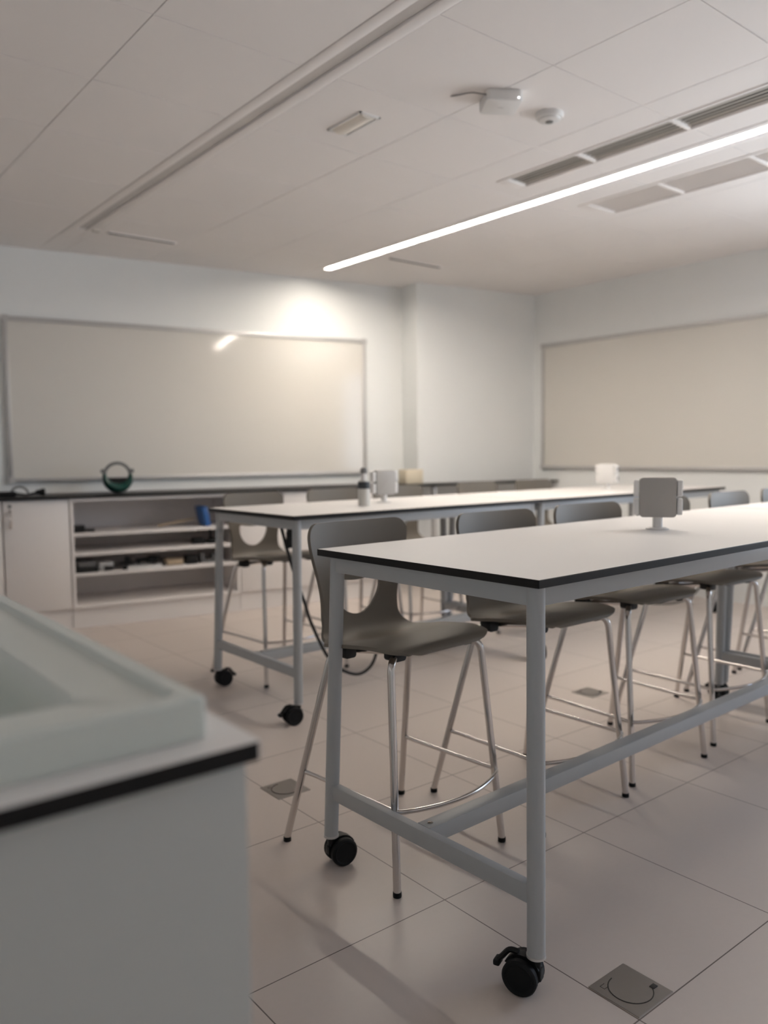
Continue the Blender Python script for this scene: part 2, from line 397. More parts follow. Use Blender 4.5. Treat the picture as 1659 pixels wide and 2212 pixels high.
# ---------------------------------------------------------------- whiteboards
def whiteboard(mtx, w, z0, z1, label):
    r = thing('whiteboard', label, 'whiteboard'); r.matrix_world = mtx
    bm = B(); box(bm, .02, w - .02, -.022, -.006, z0 + .02, z1 - .02); obj('writing_surface', bm, 'board', r)
    bm = B(); f = .032
    rb = [(0, w, z0, z0 + f), (0, w, z1 - f, z1), (0, f, z0 + f, z1 - f), (w - f, w, z0 + f, z1 - f)]
    for a in rb: box(bm, a[0], a[1], -.032, 0, a[2], a[3], .004)
    obj('board_frame', bm, 'alu', r)
    for (cx, cz) in ((.018, z0 + .018), (w - .018, z0 + .018), (.018, z1 - .018), (w - .018, z1 - .018)):
        bm = B(); rbox(bm, cx - .024, cx + .024, -.036, 0, cz - .024, cz + .024, .01, 'y'); obj('corner_cap', bm, 'alu', r)
    return r
wb = wmat(1.555); whiteboard(wb, (4.448 - 1.555) / E.x, 1.015, 2.207, 'large whiteboard on the back wall above the long counter')
m = Matrix(((0, 1, 0, RW), (-1, 0, 0, 5.125), (0, 0, 1, 0), (0, 0, 0, 1)))
whiteboard(m, 2.9, 1.035, 2.215, 'whiteboard on the right-hand wall, cut off by the frame')

# ---------------------------------------------------------------- counter along the back wall
ZT = .93
def wall_thing(name, label, cat, s, d=0.0, z=0.0, group=None):
    r = thing(name, label, cat, W(s, d, z), math.atan2(E.y, E.x), group); return r
# worktop runs from the left wall to the right wall; a notch for the column
b = B(); D = .575
def wl(s): return W(s, 0)
pts = []
c1n = c1 + NW * .004
p = [Wn(-1.45, .004), Wn(4.825, .004), Wn(4.825, .274), Vector((RW - .004, c1n.y - SL * (RW - c1n.x), 0)), Vector((RW - .004, 0, 0)), W(-1.45, D)]
q = W(0, D); fy = lambda x: q.y - SL * (x - q.x)
p[4].y = fy(RW - .004)
prism(b, [(v.x, v.y) for v in p], ZT - .015, ZT)
for f in b.faces: f.material_index = 0 if abs(f.normal.z) > .9 else 1
WT = tag(obj('worktop', b, ['white', 'core'], smooth=False), 'long white worktop with dark edge along the back wall', 'worktop')
# plinth
def cab_x(s): return (s) / 1.0
def cabinet(s0, s1, label, doors=1, handle_side=None):
    w = (s1 - s0) / E.x
    r = wall_thing('base_cabinet', label, 'cabinet', s0 - NW.x * .545)
    bm = B(); t = .018; d0 = -.525
    box(bm, 0, t, d0, -.01, .145, ZT - .02); box(bm, w - t, w, d0, -.01, .145, ZT - .02)
    box(bm, t, w - t, d0, -.01, .145, .163); box(bm, t, w - t, d0, -.01, ZT - .04, ZT - .02); box(bm, t, w - t, -.02, -.01, .163, ZT - .04)
    obj('body', bm, 'cabinet', r, smooth=False)
    bm = B(); box(bm, .0, w, -.515, -.50, 0, .143); obj('plinth', bm, 'cabinet', r, smooth=False)
    for k in range(doors):
        bm = B(); a = w * k / doors; c = w * (k + 1) / doors
        box(bm, a + .003, c - .004, -.545, -.527, .149, ZT - .026, .0015); dr = obj('door', bm, 'cabinet', r)
        if handle_side is not None:
            hx = a + .045 if handle_side < 0 else c - .045
            bm = B(); tube(bm, smooth_path([(hx, -.546, ZT - .205), (hx, -.566, ZT - .19), (hx, -.574, ZT - .145), (hx, -.566, ZT - .10), (hx, -.546, ZT - .085)], 6), .008, 10)
            obj('handle', bm, 'chrome', dr)
            bm = B(); lathe(bm, [(0, 0), (.012, 0), (.012, .005), (0, .006)], (hx, -.545, ZT - .058), 16, Matrix.Rotation(math.pi / 2, 4, 'X')); obj('lock', bm, 'greyp', dr)
    return r
cabinet(.93, 1.372, 'narrow white base cabinet at the left frame edge, mostly out of view', 1, None)
cabinet(1.376, 1.787, 'white base cabinet with a closed door, curved handle and lock', 1, -1)
cabinet(.48, .926, 'white base cabinet left of the picture under the long worktop', 1, None)
cabinet(2.99, 3.70, 'plain white base cabinet under the worktop right of the open shelves', 2, None)
cabinet(3.704, 4.40, 'plain white base cabinet at the right end of the run behind the tables', 2, None)
# open shelf unit
s0, s1 = 1.791, 2.986; wsh = (s1 - s0) / E.x
r = wall_thing('shelf_unit', 'open white shelf unit under the worktop, loaded with oddments', 'shelf unit', s0 - NW.x * .545)
bm = B(); t = .022
box(bm, 0, t, -.545, -.01, .143, ZT - .02, .001); box(bm, wsh - t, wsh, -.545, -.01, .143, ZT - .02, .001)
box(bm, t, wsh - t, -.545, -.01, .143, .163); box(bm, t, wsh - t, -.545, -.01, ZT - .042, ZT - .02); box(bm, t, wsh - t, -.02, -.01, .163, ZT - .042)
obj('body', bm, 'cabinet', r, smooth=False)
bm = B(); box(bm, 0, wsh, -.515, -.50, 0, .142); obj('plinth', bm, 'cabinet', r, smooth=False)
SHZ = (.665, .528, .385)
for z in SHZ:
    bm = B(); box(bm, t + .001, wsh - t - .001, -.535, -.021, z - .022, z, .001); obj('shelf', bm, 'cabinet', r)
# support leg near the right end of the worktop
bm = B(); box(bm, -.02, .02, -.02, .02, 0, ZT - .019, .004); o = obj('leg', bm, 'alu', WT); o.location = W(4.77, .50); o.rotation_euler = (0, 0, math.atan2(E.y, E.x))

# ---- oddments on and in the back counter
ANG = math.atan2(E.y, E.x)
def place(name, bm, mats, s, d, z, label, cat, rz=0.0, group=None, ang=35):
    o = obj(name, bm, mats, ang=ang); o.location = W(s, d, z); o.rotation_euler = (0, 0, ANG + rz); return tag(o, label, cat, group)
# ring-shaped lantern
r = wall_thing('hand_lantern', 'round dark green lantern with a grey ring handle on the worktop', 'lantern', 2.20, .30, ZT)
R = .092; cz = .127
bm = B(); tube(bm, [(R * math.cos(a), 0, cz + R * math.sin(a)) for a in [math.radians(-8 + 196 * i / 24) for i in range(25)]], .012, 10); obj('ring_handle', bm, 'greyp', r)
bm = B()
pts = [(R * math.cos(a), 0, cz + R * math.sin(a)) for a in [math.radians(172 + 196 * i / 24) for i in range(25)]]
tube(bm, pts, [.012 + .022 * math.sin(math.pi * i / 24) for i in range(25)], 14)
bmesh.ops.scale(bm, vec=(1, 1.9, 1), verts=bm.verts); bm.verts.ensure_lookup_table()
obj('bowl', bm, 'green', r)
bm = B(); pl = [(-.086, cz - .016), (.086, cz - .016)] + [(.092 * math.cos(a), cz + .092 * math.sin(a)) for a in [math.radians(-20 - 140 * i / 12) for i in range(13)]]
for yy in (-.014, .014): pass
va = [bm.verts.new((px, -.014, pz)) for px, pz in pl]; vb = [bm.verts.new((px, .014, pz)) for px, pz in pl]
bm.faces.new(va); bm.faces.new(vb[::-1])
for i in range(len(pl)): bm.faces.new((va[i], va[(i + 1) % len(pl)], vb[(i + 1) % len(pl)], vb[i]))
obj('reservoir', bm, 'black', r)
for s in (-1, 1):
    bm = B(); lathe(bm, [(0, -.02), (.014, -.018), (.016, 0), (.014, .018), (0, .02)], (s * (R + .006), 0, cz + .035), 14, Matrix.Rotation(math.pi / 2, 4, 'Y')); obj('hinge_knob', bm, 'greyp', r)
# cable and plug at the left edge
r = wall_thing('power_lead', 'black power lead with plug and grey loop at the left end of worktop', 'cable', 1.57, .36, ZT)
bm = B(); rbox(bm, -.30, -.065, -.022, .022, 0, .036, .012, 'x'); obj('socket_strip', bm, 'black', r)
bm = B(); tube(bm, [(-.04 + .055 * math.cos(a), 0, .012 + .055 * math.sin(a)) for a in [math.pi * i / 16 for i in range(17)]], .0075, 8); obj('cable_loop', bm, 'greyp', r)
bm = B(); lathe(bm, [(0, 0), (.014, .004), (.018, .03), (.024, .04), (.024, .062), (0, .064)], (.06, 0, .026), 16, Matrix.Rotation(math.pi / 2, 4, 'Y')); tube(bm, [(-.066, 0, .02), (.0, .004, .008), (.065, 0, .022)], .008, 8); obj('plug', bm, 'black', r)
# beige box on the counter beside the column
bm = B(); box(bm, -.085, .085, -.07, .07, 0, .125, .004); place('storage_box', bm, 'beigebox', 4.64, .36, ZT, 'beige box standing on the worktop beside the corner column', 'box')
# shelf 1
r0 = SHZ[0]
bm = B(); rbox(bm, -.05, .04, -.05, .05, 0, .048, .01, 'z', .004); tube(bm, [(.035, 0, .012), (.07, -.01, .010), (.11, -.005, .009)], .009, 8); place('black_adapter', bm, 'black', 1.885, .40, r0, 'small black adapter at the left end of the top shelf', 'adapter')
bm = B(); box(bm, -.02, .02, -.10, .10, 0, .145, .003, mtx=Matrix.Rotation(math.radians(-12), 4, 'Y')); place('blue_folder', bm, 'blue', 2.79, .40, r0 + .005, 'blue folder leaning on the top shelf beside the table corner', 'folder')
bm = B(); box(bm, -.16, .12, -.02, .02, 0, .012, .002, mtx=Matrix.Rotation(math.radians(-9), 4, 'Y')); place('wooden_ruler', bm, 'wood', 2.62, .34, r0 + .03, 'pale wooden strip leaning against the blue folder', 'wood strip')
# shelf 2
r0 = SHZ[1]
bm = B(); tube(bm, fillet([(-.06, 0, .10), (.05, 0, .105), (.05, 0, .02)], .015), .010, 8); rbox(bm, -.09, -.01, -.04, .04, 0, .045, .012, 'z', .004); rbox(bm, .02, .09, -.04, .04, 0, .03, .01, 'z', .004); box(bm, -.05, .06, -.02, .02, .003, .018, .002)
place('desk_clamp', bm, 'black', 2.78, .40, r0, 'black desk clamp with bent arm on the middle shelf', 'clamp')
# shelf 3: ten oddments in a row
r0 = SHZ[2]; gr3 = 'oddments on the lower shelf'
def odd(name, mats, s, build, label, cat, d=.40, rz=0.0):
    bm = B(); build(bm); place(name, bm, mats, s, d, r0, label, cat, rz, gr3)
def tray(w, dp, h, t=.006):
    def f(bm):
        box(bm, -w, w, -dp, dp, 0, t, .001)
        for a in ((-w, -w + t, -dp, dp), (w - t, w, -dp, dp), (-w + t, w - t, -dp, -dp + t), (-w + t, w - t, dp - t, dp)): box(bm, *a, t, h, .001)
    return f
def bar(w, r): return lambda bm: tube(bm, [(-w, 0, r), (-w * .6, 0, r), (w * .55, 0, r), (w, 0, r)], [r, r * .8, r * .8, r], 12)
def handle_tool(w):
    def f(bm):
        tube(bm, [(-w, 0, .020), (-.02, 0, .020)], [.018, .014], 12); tube(bm, [(-.02, 0, .02), (w, 0, .014)], .006, 10); rbox(bm, w - .03, w, -.02, .02, 0, .03, .006, 'y')
    return f
odd('black_tray', 'black', 1.91, tray(.085, .10, .030), 'shallow black tray at the left end of lower shelf', 'tray')
odd('grey_case', 'greyp', 1.925, lambda bm: (rbox(bm, -.06, .06, -.07, .07, .032, .072, .01, 'z', .004),), 'small grey case sitting above the black tray', 'case')
odd('paper_pad', 'paper', 2.065, lambda bm: (box(bm, -.05, .05, -.08, .08, .0, .055, .002),), 'pale pad standing on the lower shelf beside the grey case', 'pad', .36)
odd('screwdriver', 'black', 2.10, handle_tool(.08), 'black screwdriver lying in front of the pale pad', 'screwdriver', .49)
odd('white_tray', 'paper', 2.30, tray(.12, .09, .024), 'long white tray in the middle of the lower shelf', 'tray', .44)
odd('black_clamp', 'black', 2.215, lambda bm: (rbox(bm, -.014, .014, -.03, .03, .026, .075, .006, 'y'), tube(bm, [(-.05, 0, .035), (.05, 0, .035)], .008, 8)), 'black clamp upright over the left end of the white tray', 'clamp', .40)
odd('black_tube', 'black', 2.36, lambda bm: (tube(bm, [(-.09, 0, .052), (.03, 0, .056), (.09, 0, .058)], [.009, .012, .012], 10), rbox(bm, .0, .06, -.025, .025, .026, .075, .01, 'x'), box(bm, -.08, -.06, -.02, .02, .024, .05)), 'black handled tool resting across the white tray', 'tool', .40)
odd('olive_pouch', 'wood', 2.545, lambda bm: (rbox(bm, -.06, .06, -.06, .06, 0, .045, .02, 'x', .006),), 'olive pouch right of the white tray', 'pouch', .40)
odd('black_charger', 'black', 2.665, lambda bm: (rbox(bm, -.045, .045, -.05, .05, 0, .06, .012, 'z', .004),), 'chunky black charger near the right end of the lower shelf', 'charger', .42)
odd('grey_bracket', 'greyp', 2.80, lambda bm: (box(bm, -.06, .07, -.05, .05, 0, .02, .002), box(bm, -.06, -.03, -.04, .04, .02, .07, .003), box(bm, .03, .06, -.04, .04, .02, .06, .003)), 'grey bracket at the right end of the lower shelf', 'bracket', .40)

# ---------------------------------------------------------------- sink island in the foreground
IX = .377; IY = .656
r = thing('sink_counter', 'white island counter with black edge, near left foreground', 'counter', (-.6, 1.3, 0))
ox, oy = .6, -1.3
def ringed(bm, x0, x1, y0, y1, hx0, hx1, hy0, hy1, z0, z1):
    O = [(x0, y0), (x1, y0), (x1, y1), (x0, y1)]; I = [(hx0, hy0), (hx1, hy0), (hx1, hy1), (hx0, hy1)]
    mk = lambda P, z: [bm.verts.new((x + ox, y + oy, z)) for x, y in P]
    a, b_, c, d = mk(O, z0), mk(O, z1), mk(I, z0), mk(I, z1)
    for i in range(4):
        j = (i + 1) % 4
        for q, mi in (((a[i], a[j], b_[j], b_[i]), 1), ((b_[i], b_[j], d[j], d[i]), 0), ((d[i], d[j], c[j], c[i]), 1), ((c[i], c[j], a[j], a[i]), 0)):
            f = bm.faces.new(q); f.material_index = mi
bm = B(); ringed(bm, -1.25, IX, IY, 1.95, -.66, .27, .78, 1.54, ZT - .018, ZT)
bmesh.ops.bevel(bm, geom=[e for e in bm.edges if all(abs(v.co.x - ox) > .5 or v.co.x > .9 or True for v in e.verts) and len(e.link_faces) == 2 and abs(e.verts[0].co.z - e.verts[1].co.z) > .01 and e.verts[0].co.x > IX + ox - .001], offset=.004, segments=3, affect='EDGES')
obj('worktop', bm, ['white', 'core'], r)
pan = lambda x0, x1, y0, y1: box(bm, x0 + ox, x1 + ox, y0 + oy, y1 + oy, .06, ZT - .019, .0012)
bm = B(); pan(-1.23, IX - .010, IY + .014, IY + .034); obj('front_panel', bm, 'counterpanel', r)
bm = B(); pan(IX - .030, IX - .010, IY + .0345, 1.909); obj('side_panel', bm, 'counterpanel', r)
bm = B(); pan(-1.23, -1.21, IY + .0345, 1.909); obj('side_panel', bm, 'counterpanel', r)
bm = B(); pan(-1.23, IX - .010, 1.91, 1.93); obj('back_panel', bm, 'counterpanel', r)
bm = B(); box(bm, -1.20 + ox, IX - .04 + ox, IY + .05 + oy, 1.90 + oy, 0, .06); obj('plinth', bm, 'greyp', r)
r = thing('ceramic_sink', 'pale ceramic sink slab with raised rim on the island counter', 'sink', (-.1, 1.2, ZT))
sx0, sx1, sy0, sy1 = -.75, .342, .698, 1.62
def sink_mesh():
    bm = B(); H = .041
    def loop(x0, x1, y0, y1, z, rr, n=5):
        vs = []
        for (cx, cy, a0) in ((x1 - rr, y1 - rr, 0), (x0 + rr, y1 - rr, 90), (x0 + rr, y0 + rr, 180), (x1 - rr, y0 + rr, 270)):
            for i in range(n + 1):
                a = math.radians(a0 + 90 * i / n); vs.append(bm.verts.new((cx + rr * math.cos(a) + .1, cy + rr * math.sin(a) - 1.2, z)))
        return vs
    Ls = [loop(sx0, sx1, sy0, sy1, 0.0005, .006), loop(sx0, sx1, sy0, sy1, H - .004, .006), loop(sx0 + .003, sx1 - .003, sy0 + .003, sy1 - .003, H, .006),
          loop(sx0 + .020, sx1 - .020, sy0 + .020, sy1 - .020, H, .010), loop(sx0 + .024, sx1 - .024, sy0 + .024, sy1 - .024, H - .008, .010),
          loop(sx0 + .090, sx1 - .090, sy0 + .090, sy1 - .090, H - .0095, .022), loop(sx0 + .098, sx1 - .098, sy0 + .098, sy1 - .098, H - .018, .026),
          loop(sx0 + .104, sx1 - .104, sy0 + .104, sy1 - .104, H - .05, .03), loop(sx0 + .125, sx1 - .125, sy0 + .125, sy1 - .125, H - .19, .05), loop(sx0 + .16, sx1 - .16, sy0 + .16, sy1 - .16, H - .205, .06)]
    for A, C in zip(Ls, Ls[1:]):
        n = len(A)
        for i in range(n): bm.faces.new((A[i], A[(i + 1) % n], C[(i + 1) % n], C[i]))
    bm.faces.new(Ls[-1])
    return bm
obj('basin', sink_mesh(), 'sink', r)
bm = B(); lathe(bm, [(0, -.166), (.032, -.166), (.035, -.163), (.030, -.161), (0, -.162)], (-.1, 0, 0)); obj('drain', bm, 'chrome', r)

# ---------------------------------------------------------------- tables on castors
def caster(parent, x, y, rz, H=.105, lever=True):
    a = Matrix.Translation((x, y, 0)) @ Matrix.Rotation(rz, 4, 'Z')
    bm = B()
    R = .0405; off = .030
    lathe(bm, [(0, H - .035), (.011, H - .035), (.011, H), (0, H)], (0, 0, 0), 14)
    # curved hood over the twin wheels
    hood = [(off + (R + .004) * math.cos(t), (R) + (R + .004) * math.sin(t)) for t in [math.radians(25 + 150 * i / 10) for i in range(11)]]
    va = []
    for (px, pz) in hood: va.append([bm.verts.new((px, yy, pz)) for yy in (-.011, .011)])
    for (px, pz) in [(off + (R - .01) * math.cos(t), R + (R - .01) * math.sin(t)) for t in [math.radians(175 - 150 * i / 10) for i in range(11)]]: va.append([bm.verts.new((px, yy, pz)) for yy in (-.011, .011)])
    n = len(va)
    for i in range(n): bm.faces.new((va[i][0], va[(i + 1) % n][0], va[(i + 1) % n][1], va[i][1]))
    bm.faces.new([v[0] for v in va]); bm.faces.new([v[1] for v in va][::-1])
    box(bm, off - R - .004, off + .006, -.011, .011, R - .005, R + .02, .002)
    tube(bm, [(off, -.03, R), (off, .03, R)], .006, 10)
    bmesh.ops.transform(bm, matrix=a, verts=bm.verts)
    c = obj('caster', bm, 'black', parent)
    for s in (-1, 1):
        w = B(); lathe(w, [(0, -.010), (R - .010, -.011), (R - .003, -.010), (R, -.006), (R, .006), (R - .003, .010), (R - .008, .0115), (R - .012, .0085), (0, .0085)][::s], (0, 0, 0), 28)
        m2 = a @ Matrix.Translation((off, s * .0225, R)) @ Matrix.Rotation(-s * math.pi / 2, 4, 'X')
        bmesh.ops.transform(w, matrix=m2, verts=w.verts); obj('wheel', w, 'rubber', c)
    if not lever: return
    w = B(); tube(w, smooth_path([(off + .01, 0, R * 2 + .004), (off + .032, 0, R * 2 + .002), (off + .05, 0, R * 1.55), (off + .062, 0, R * 1.25)], 5), .0065, 8); box(w, off + .052, off + .068, -.014, .014, R * 1.05, R * 1.40, .004)
    bmesh.ops.transform(w, matrix=a, verts=w.verts); obj('brake_lever', w, 'black', c)
def make_table(loc, rz, L, Wd, label, crz, nolever=()):
    r = thing('lab_table', label, 'table', loc, rz, 'lab tables on castors')
    bm = B(); box(bm, 0, L, 0, Wd, ZT - .019, ZT, .0012, 1, 1, 0); obj('tabletop', bm, ['white', 'core'], r)
    ins = .042; sp = .022; lr = .0205; zt = ZT - .0195; zb = .090; f = zt - zb
    xs, ys = (ins, L - ins), (ins, Wd - ins)
    k = 0
    for ix, lx in enumerate(xs):
        for iy, ly in enumerate(ys):
            dx = -sp if ix == 0 else sp; dy = -sp if iy == 0 else sp
            bm = B(); tube(bm, [(lx, ly, zt), (lx + dx, ly + dy, zb)], lr, 24); obj('leg', bm, 'frame', r)
            bm = B(); lathe(bm, [(0, 0), (lr + .0012, 0), (lr + .0012, .006), (0, .006)], (lx + dx, ly + dy, zb - .004), 24); obj('leg_cap', bm, 'alu', r)
            caster(r, lx + dx, ly + dy, crz[k], zb, k not in nolever); k += 1
    h = .045; e = .011
    for ly, s in ((ys[0] - .006, -1), (ys[1] + .006, 1)):
        bm = B(); box(bm, xs[0] + .008, xs[1] - .008, ly - e, ly + e, zt - h, zt, .002); obj('apron', bm, 'frame', r)
    for lx, s in ((xs[0] - .006, -1), (xs[1] + .006, 1)):
        bm = B(); box(bm, lx - e, lx + e, ys[0] + .008, ys[1] - .008, zt - h, zt, .002); obj('apron', bm, 'frame', r)
    z1 = .246; zr = .202; q = (zt - (z1 + zr) / 2) / f * sp
    for lx, dx in ((xs[0], -q), (xs[1], q)):
        bm = B(); box(bm, lx + dx - .0125, lx + dx + .0125, ys[0] - q + .01, ys[1] + q - .01, zr, z1, .0025); obj('end_rail', bm, 'frame', r)
        bm = B(); lathe(bm, [(0, 0), (.008, 0), (.008, .003), (.005, .0045), (0, .0045)], (lx + dx + (.035 if dx < 0 else -.035), Wd / 2, z1 - .001), 14); obj('bolt', bm, 'chrome', r)
    bm = B(); box(bm, xs[0] - q + .0125, xs[1] + q - .0125, Wd / 2 - .024, Wd / 2 + .024, zr, z1, .0025); obj('stretcher', bm, 'frame', r)
    return r
th1 = math.radians(1.7)
T1 = make_table((1.308, 1.109, 0), th1, 2.345, .795, 'nearest white lab table with black edge, its corner in the centre foreground', [math.radians(a) for a in (110, -10, 40, 208)], (1,))
e1 = Vector((math.cos(th1), math.sin(th1), 0))
T1b = make_table(Vector((1.308, 1.109, 0)) + e1 * 2.352, th1, 2.0, .795, 'white lab table continuing the front row, only a sliver at the right frame edge', [math.radians(a) for a in (100, 80, 10, 30)])
th2 = math.radians(.4)
T2 = make_table((1.895, 2.985, 0), th2, 1.655, .80, 'white lab table of the second row with a bottle on it', [math.radians(a) for a in (172, -3, 50, 70)])
T2b = make_table((3.556, 2.997, 0), math.radians(.6), 2.06, .80, 'white lab table at the right of the second row, near the right wall', [math.radians(a) for a in (50, 20, 50, 70)])

# ---------------------------------------------------------------- stools
def profile():
    # (y, z) along the middle of the shell from the front lip to the top of the back
    pts = [(-.222, .648), (-.214, .661), (-.185, .6715), (-.10, .666), (.0, .647), (.07, .630), (.12, .625), (.158, .641), (.181, .682), (.189, .735), (.191, .80), (.193, .88), (.196, .94), (.199, .988)]
    return smooth_path([(0, y, z) for y, z in pts], 7)
def build_shell():
    P = profile(); n = len(P)
    acc = [0]
    for i in range(1, n): acc.append(acc[-1] + (P[i] - P[i - 1]).length)
    T = acc[-1]
    NS, NX = 110, 52
    def at(s):
        for i in range(1, n):
            if acc[i] >= s: f = (s - acc[i - 1]) / (acc[i] - acc[i - 1]); return P[i - 1].lerp(P[i], f)
        return P[-1]
    sb = next(acc[i] for i in range(n) if P[i].y > .150)       # where the back begins
    key = [(0, .196), (.05, .207), (.14, .219), (.25, .222), (.33, .208), (sb - .02, .180), (sb + .05, .157), (sb + .10, .156), (T - .04, .203), (T, .204)]
    def wid(s, nom=False):
        for (a, wa), (b_, wb_) in zip(key, key[1:]):
            if s <= b_:
                f = (s - a) / (b_ - a); f = f * f * (3 - 2 * f); w = wa + (wb_ - wa) * f; break
        else: w = key[-1][1]
        rt = .045
        if nom: return w
        if s > T - rt: d = s - (T - rt); w -= rt - math.sqrt(max(rt * rt - d * d, 0))
        rf = .085
        if s < rf: d = rf - s; w -= (rf - math.sqrt(max(rf * rf - d * d, 0))) * 1.0
        return w
    # half-moon opening in the back: flat sagging top, round foot
    hz = sb + .160; hw = .094
    def inside(x, s):
        if abs(x) >= hw: return False
        lo = hz - .098 * math.sqrt(1 - (x / hw) ** 2); hi = hz + .028 - .018 * (1 - (x / hw) ** 2)
        if abs(x) > hw - .03:
            d = abs(x) - (hw - .03); hi -= .022 * (1 - math.sqrt(max(1 - (d / .03) ** 2, 0)))
        return lo < s < hi
    def outline():
        o = []
        for i in range(241):
            x = -hw + 2 * hw * i / 240; o.append((x, hz - .098 * math.sqrt(max(1 - (x / hw) ** 2, 0))))
            hi = hz + .028 - .018 * (1 - (x / hw) ** 2)
            if abs(x) > hw - .03: d = abs(x) - (hw - .03); hi -= .022 * (1 - math.sqrt(max(1 - (d / .03) ** 2, 0)))
            o.append((x, hi))
        for i in range(12):
            z0 = hz; z1 = hz + .006
            for sg in (-1, 1): o.append((sg * hw, z0 + (z1 - z0) * i / 11))
        return o
    OUT = outline()
    def surf(x, s):
        p = at(s); w = wid(s, True); u = x / w
        d = at(min(s + .004, T)) - at(max(s - .004, 0)); d.normalize(); nr = Vector((0, d.z, -d.y)) * -1   # towards the sitter / up
        def ss_(a, b_, t): t = min(max((t - a) / (b_ - a), 0), 1); return t * t * (3 - 2 * t)
        edge = -.012 * (1 - ss_(0, .14, s)) + .016 * ss_(.10, sb - .05, s) + .016 * ss_(sb - .05, T - .1, s)
        lift = edge * abs(u) ** 2.2
        q = p + nr * lift; q.x = x
        return q
    bm = B(); grid = {}; sx = {}
    ss = []
    for i in range(NS + 1): ss.append(T * i / NS)
    ss = sorted(set(ss + [T - .045 * (1 - math.sin(math.pi / 2 * j / 8)) for j in range(9)] + [.085 * (1 - math.cos(math.pi / 2 * j / 10)) for j in range(10)]))
    keep = [ss[0]]
    for s in ss[1:-1]:
        if s - keep[-1] > .0006 and T - s > .0006: keep.append(s)
    ss = keep + [T]
    for i, s in enumerate(ss):
        w = max(wid(s), .05)
        for j in range(NX + 1):
            x = w * (2 * j / NX - 1)
            v = bm.verts.new(surf(x, s)); grid[i, j] = v; sx[v] = (x, s)
    for i in range(len(ss) - 1):
        for j in range(NX):
            q = [grid[i, j], grid[i, j + 1], grid[i + 1, j + 1], grid[i + 1, j]]
            c = (sum(sx[v][0] for v in q) / 4, sum(sx[v][1] for v in q) / 4)
            if not inside(*c): bm.faces.new(q)
    for v in [v for v in bm.verts if not v.link_faces]: bm.verts.remove(v)
    for e in [e for e in bm.edges if len(e.link_faces) == 1]:
        for v in e.verts:
            x, s = sx[v]
            if abs(x) < hw + .02 and hz - .14 < s < hz + .06:
                o = min(OUT, key=lambda q: (q[0] - x) ** 2 + (q[1] - s) ** 2); v.co = surf(*o)
    bmesh.ops.recalc_face_normals(bm, faces=bm.faces[:])
    up = sum((f.normal.z for f in bm.faces if f.calc_center_median().y < 0), 0.0)
    if up < 0: bmesh.ops.reverse_faces(bm, faces=bm.faces[:])
    # thickness
    th = .0105; old = bm.verts[:]
    nm = {v: v.normal.copy() for v in old}
    bnd = [e for e in bm.edges if len(e.link_faces) == 1]
    new = {v: bm.verts.new(v.co - nm[v] * th) for v in old}
    for f in bm.faces[:]: bm.faces.new([new[v] for v in f.verts][::-1])
    for e in bnd:
        a, c = e.verts; bm.faces.new((a, c, new[c], new[a]))
    return bm
def make_stool(label, loc, rz, group):
    r = thing('bar_stool', label, 'stool', loc, rz, group)
    obj('seat_shell', build_shell(), 'shell', r, ang=50)
    LR = .0108
    F0 = (.225, -.22); F1 = (.188, -.165); K0 = (.248, .248); K1 = (.168, .118); zf, zk = .606, .578
    for sx_ in (-1, 1):
        for (p0, p1, z1, za) in ((F0, F1, zf, .638), (K0, K1, zk, .606)):
            bm = B()
            tube(bm, fillet([(sx_ * p0[0], p0[1], .012), (sx_ * p1[0], p1[1], z1 + .022), (sx_ * (p1[0] - .075), p1[1] * .72, za)], .035, 8), LR, 14)
            lg = obj('leg', bm, 'chrome', r)
            bm = B(); lathe(bm, [(0, 0), (LR + .001, 0), (LR + .0015, .004), (LR + .001, .014), (0, .014)], (sx_ * p0[0], p0[1], 0), 16); obj('foot_cap', bm, 'rubber', lg)
    # under-seat frame bars and black mounts
    bm = B()
    for sx_ in (-1, 1):
        tube(bm, [(sx_ * (F1[0] - .072), F1[1] * .74, .637), (sx_ * (K1[0] - .06), K1[1] * .74, .606)], .009, 12)
    tube(bm, [(-.12, -.118, .637), (.12, -.118, .637)], .009, 12); tube(bm, [(-.10, .084, .606), (.10, .084, .606)], .009, 12)
    obj('seat_frame', bm, 'chrome', r)
    for sx_ in (-1, 1):
        for (px, py, pz) in ((F1[0] - .045, F1[1] + .03, .621), (K1[0] - .03, K1[1] - .035, .590)):
            bm = B(); rbox(bm, sx_ * px - .022, sx_ * px + .022, py - .024, py + .024, pz, pz + .036, .010, 'y', .003); obj('seat_mount', bm, 'black', r)
    # footrest: from the back legs round the front
    zr = .228; t = zr / .60
    def on(p0, p1): return (p0[0] + (p1[0] - p0[0]) * t, p0[1] + (p1[1] - p0[1]) * t)
    a = on(K0, K1); c = on(F0, F1)
    pts = [(-a[0], a[1] - .012, zr), (-a[0] + .004, a[1] - .05, zr), (-c[0] - .004, c[1] - .012, zr)]
    arc = [(-c[0] - .004 + (2 * c[0] + .008) * i / 10, c[1] - .018 - .055 * math.sin(math.pi * i / 10), zr) for i in range(1, 10)]
    pts = pts + arc + [(c[0] + .004, c[1] - .012, zr), (a[0] - .004, a[1] - .05, zr), (a[0], a[1] - .012, zr)]
    bm = B(); tube(bm, fillet(pts, .02, 4), .0065, 12); obj('footrest', bm, 'chrome', r)
    return r
g1 = 'taupe stools along the far side of the front tables'; g2 = 'taupe stools along the far side of the second row'
base = 'taupe plastic bar stool with chrome legs '
st = make_stool(base + 'at left end of nearest table, seat fully visible', (1.55, 1.865, 0), .075, g1)
dup(st, (2.13, 1.825, 0), .014, base + 'second along nearest table, behind its front leg', g1)
dup(st, (2.686, 1.854, 0), -.045, base + 'third along the nearest table', g1)
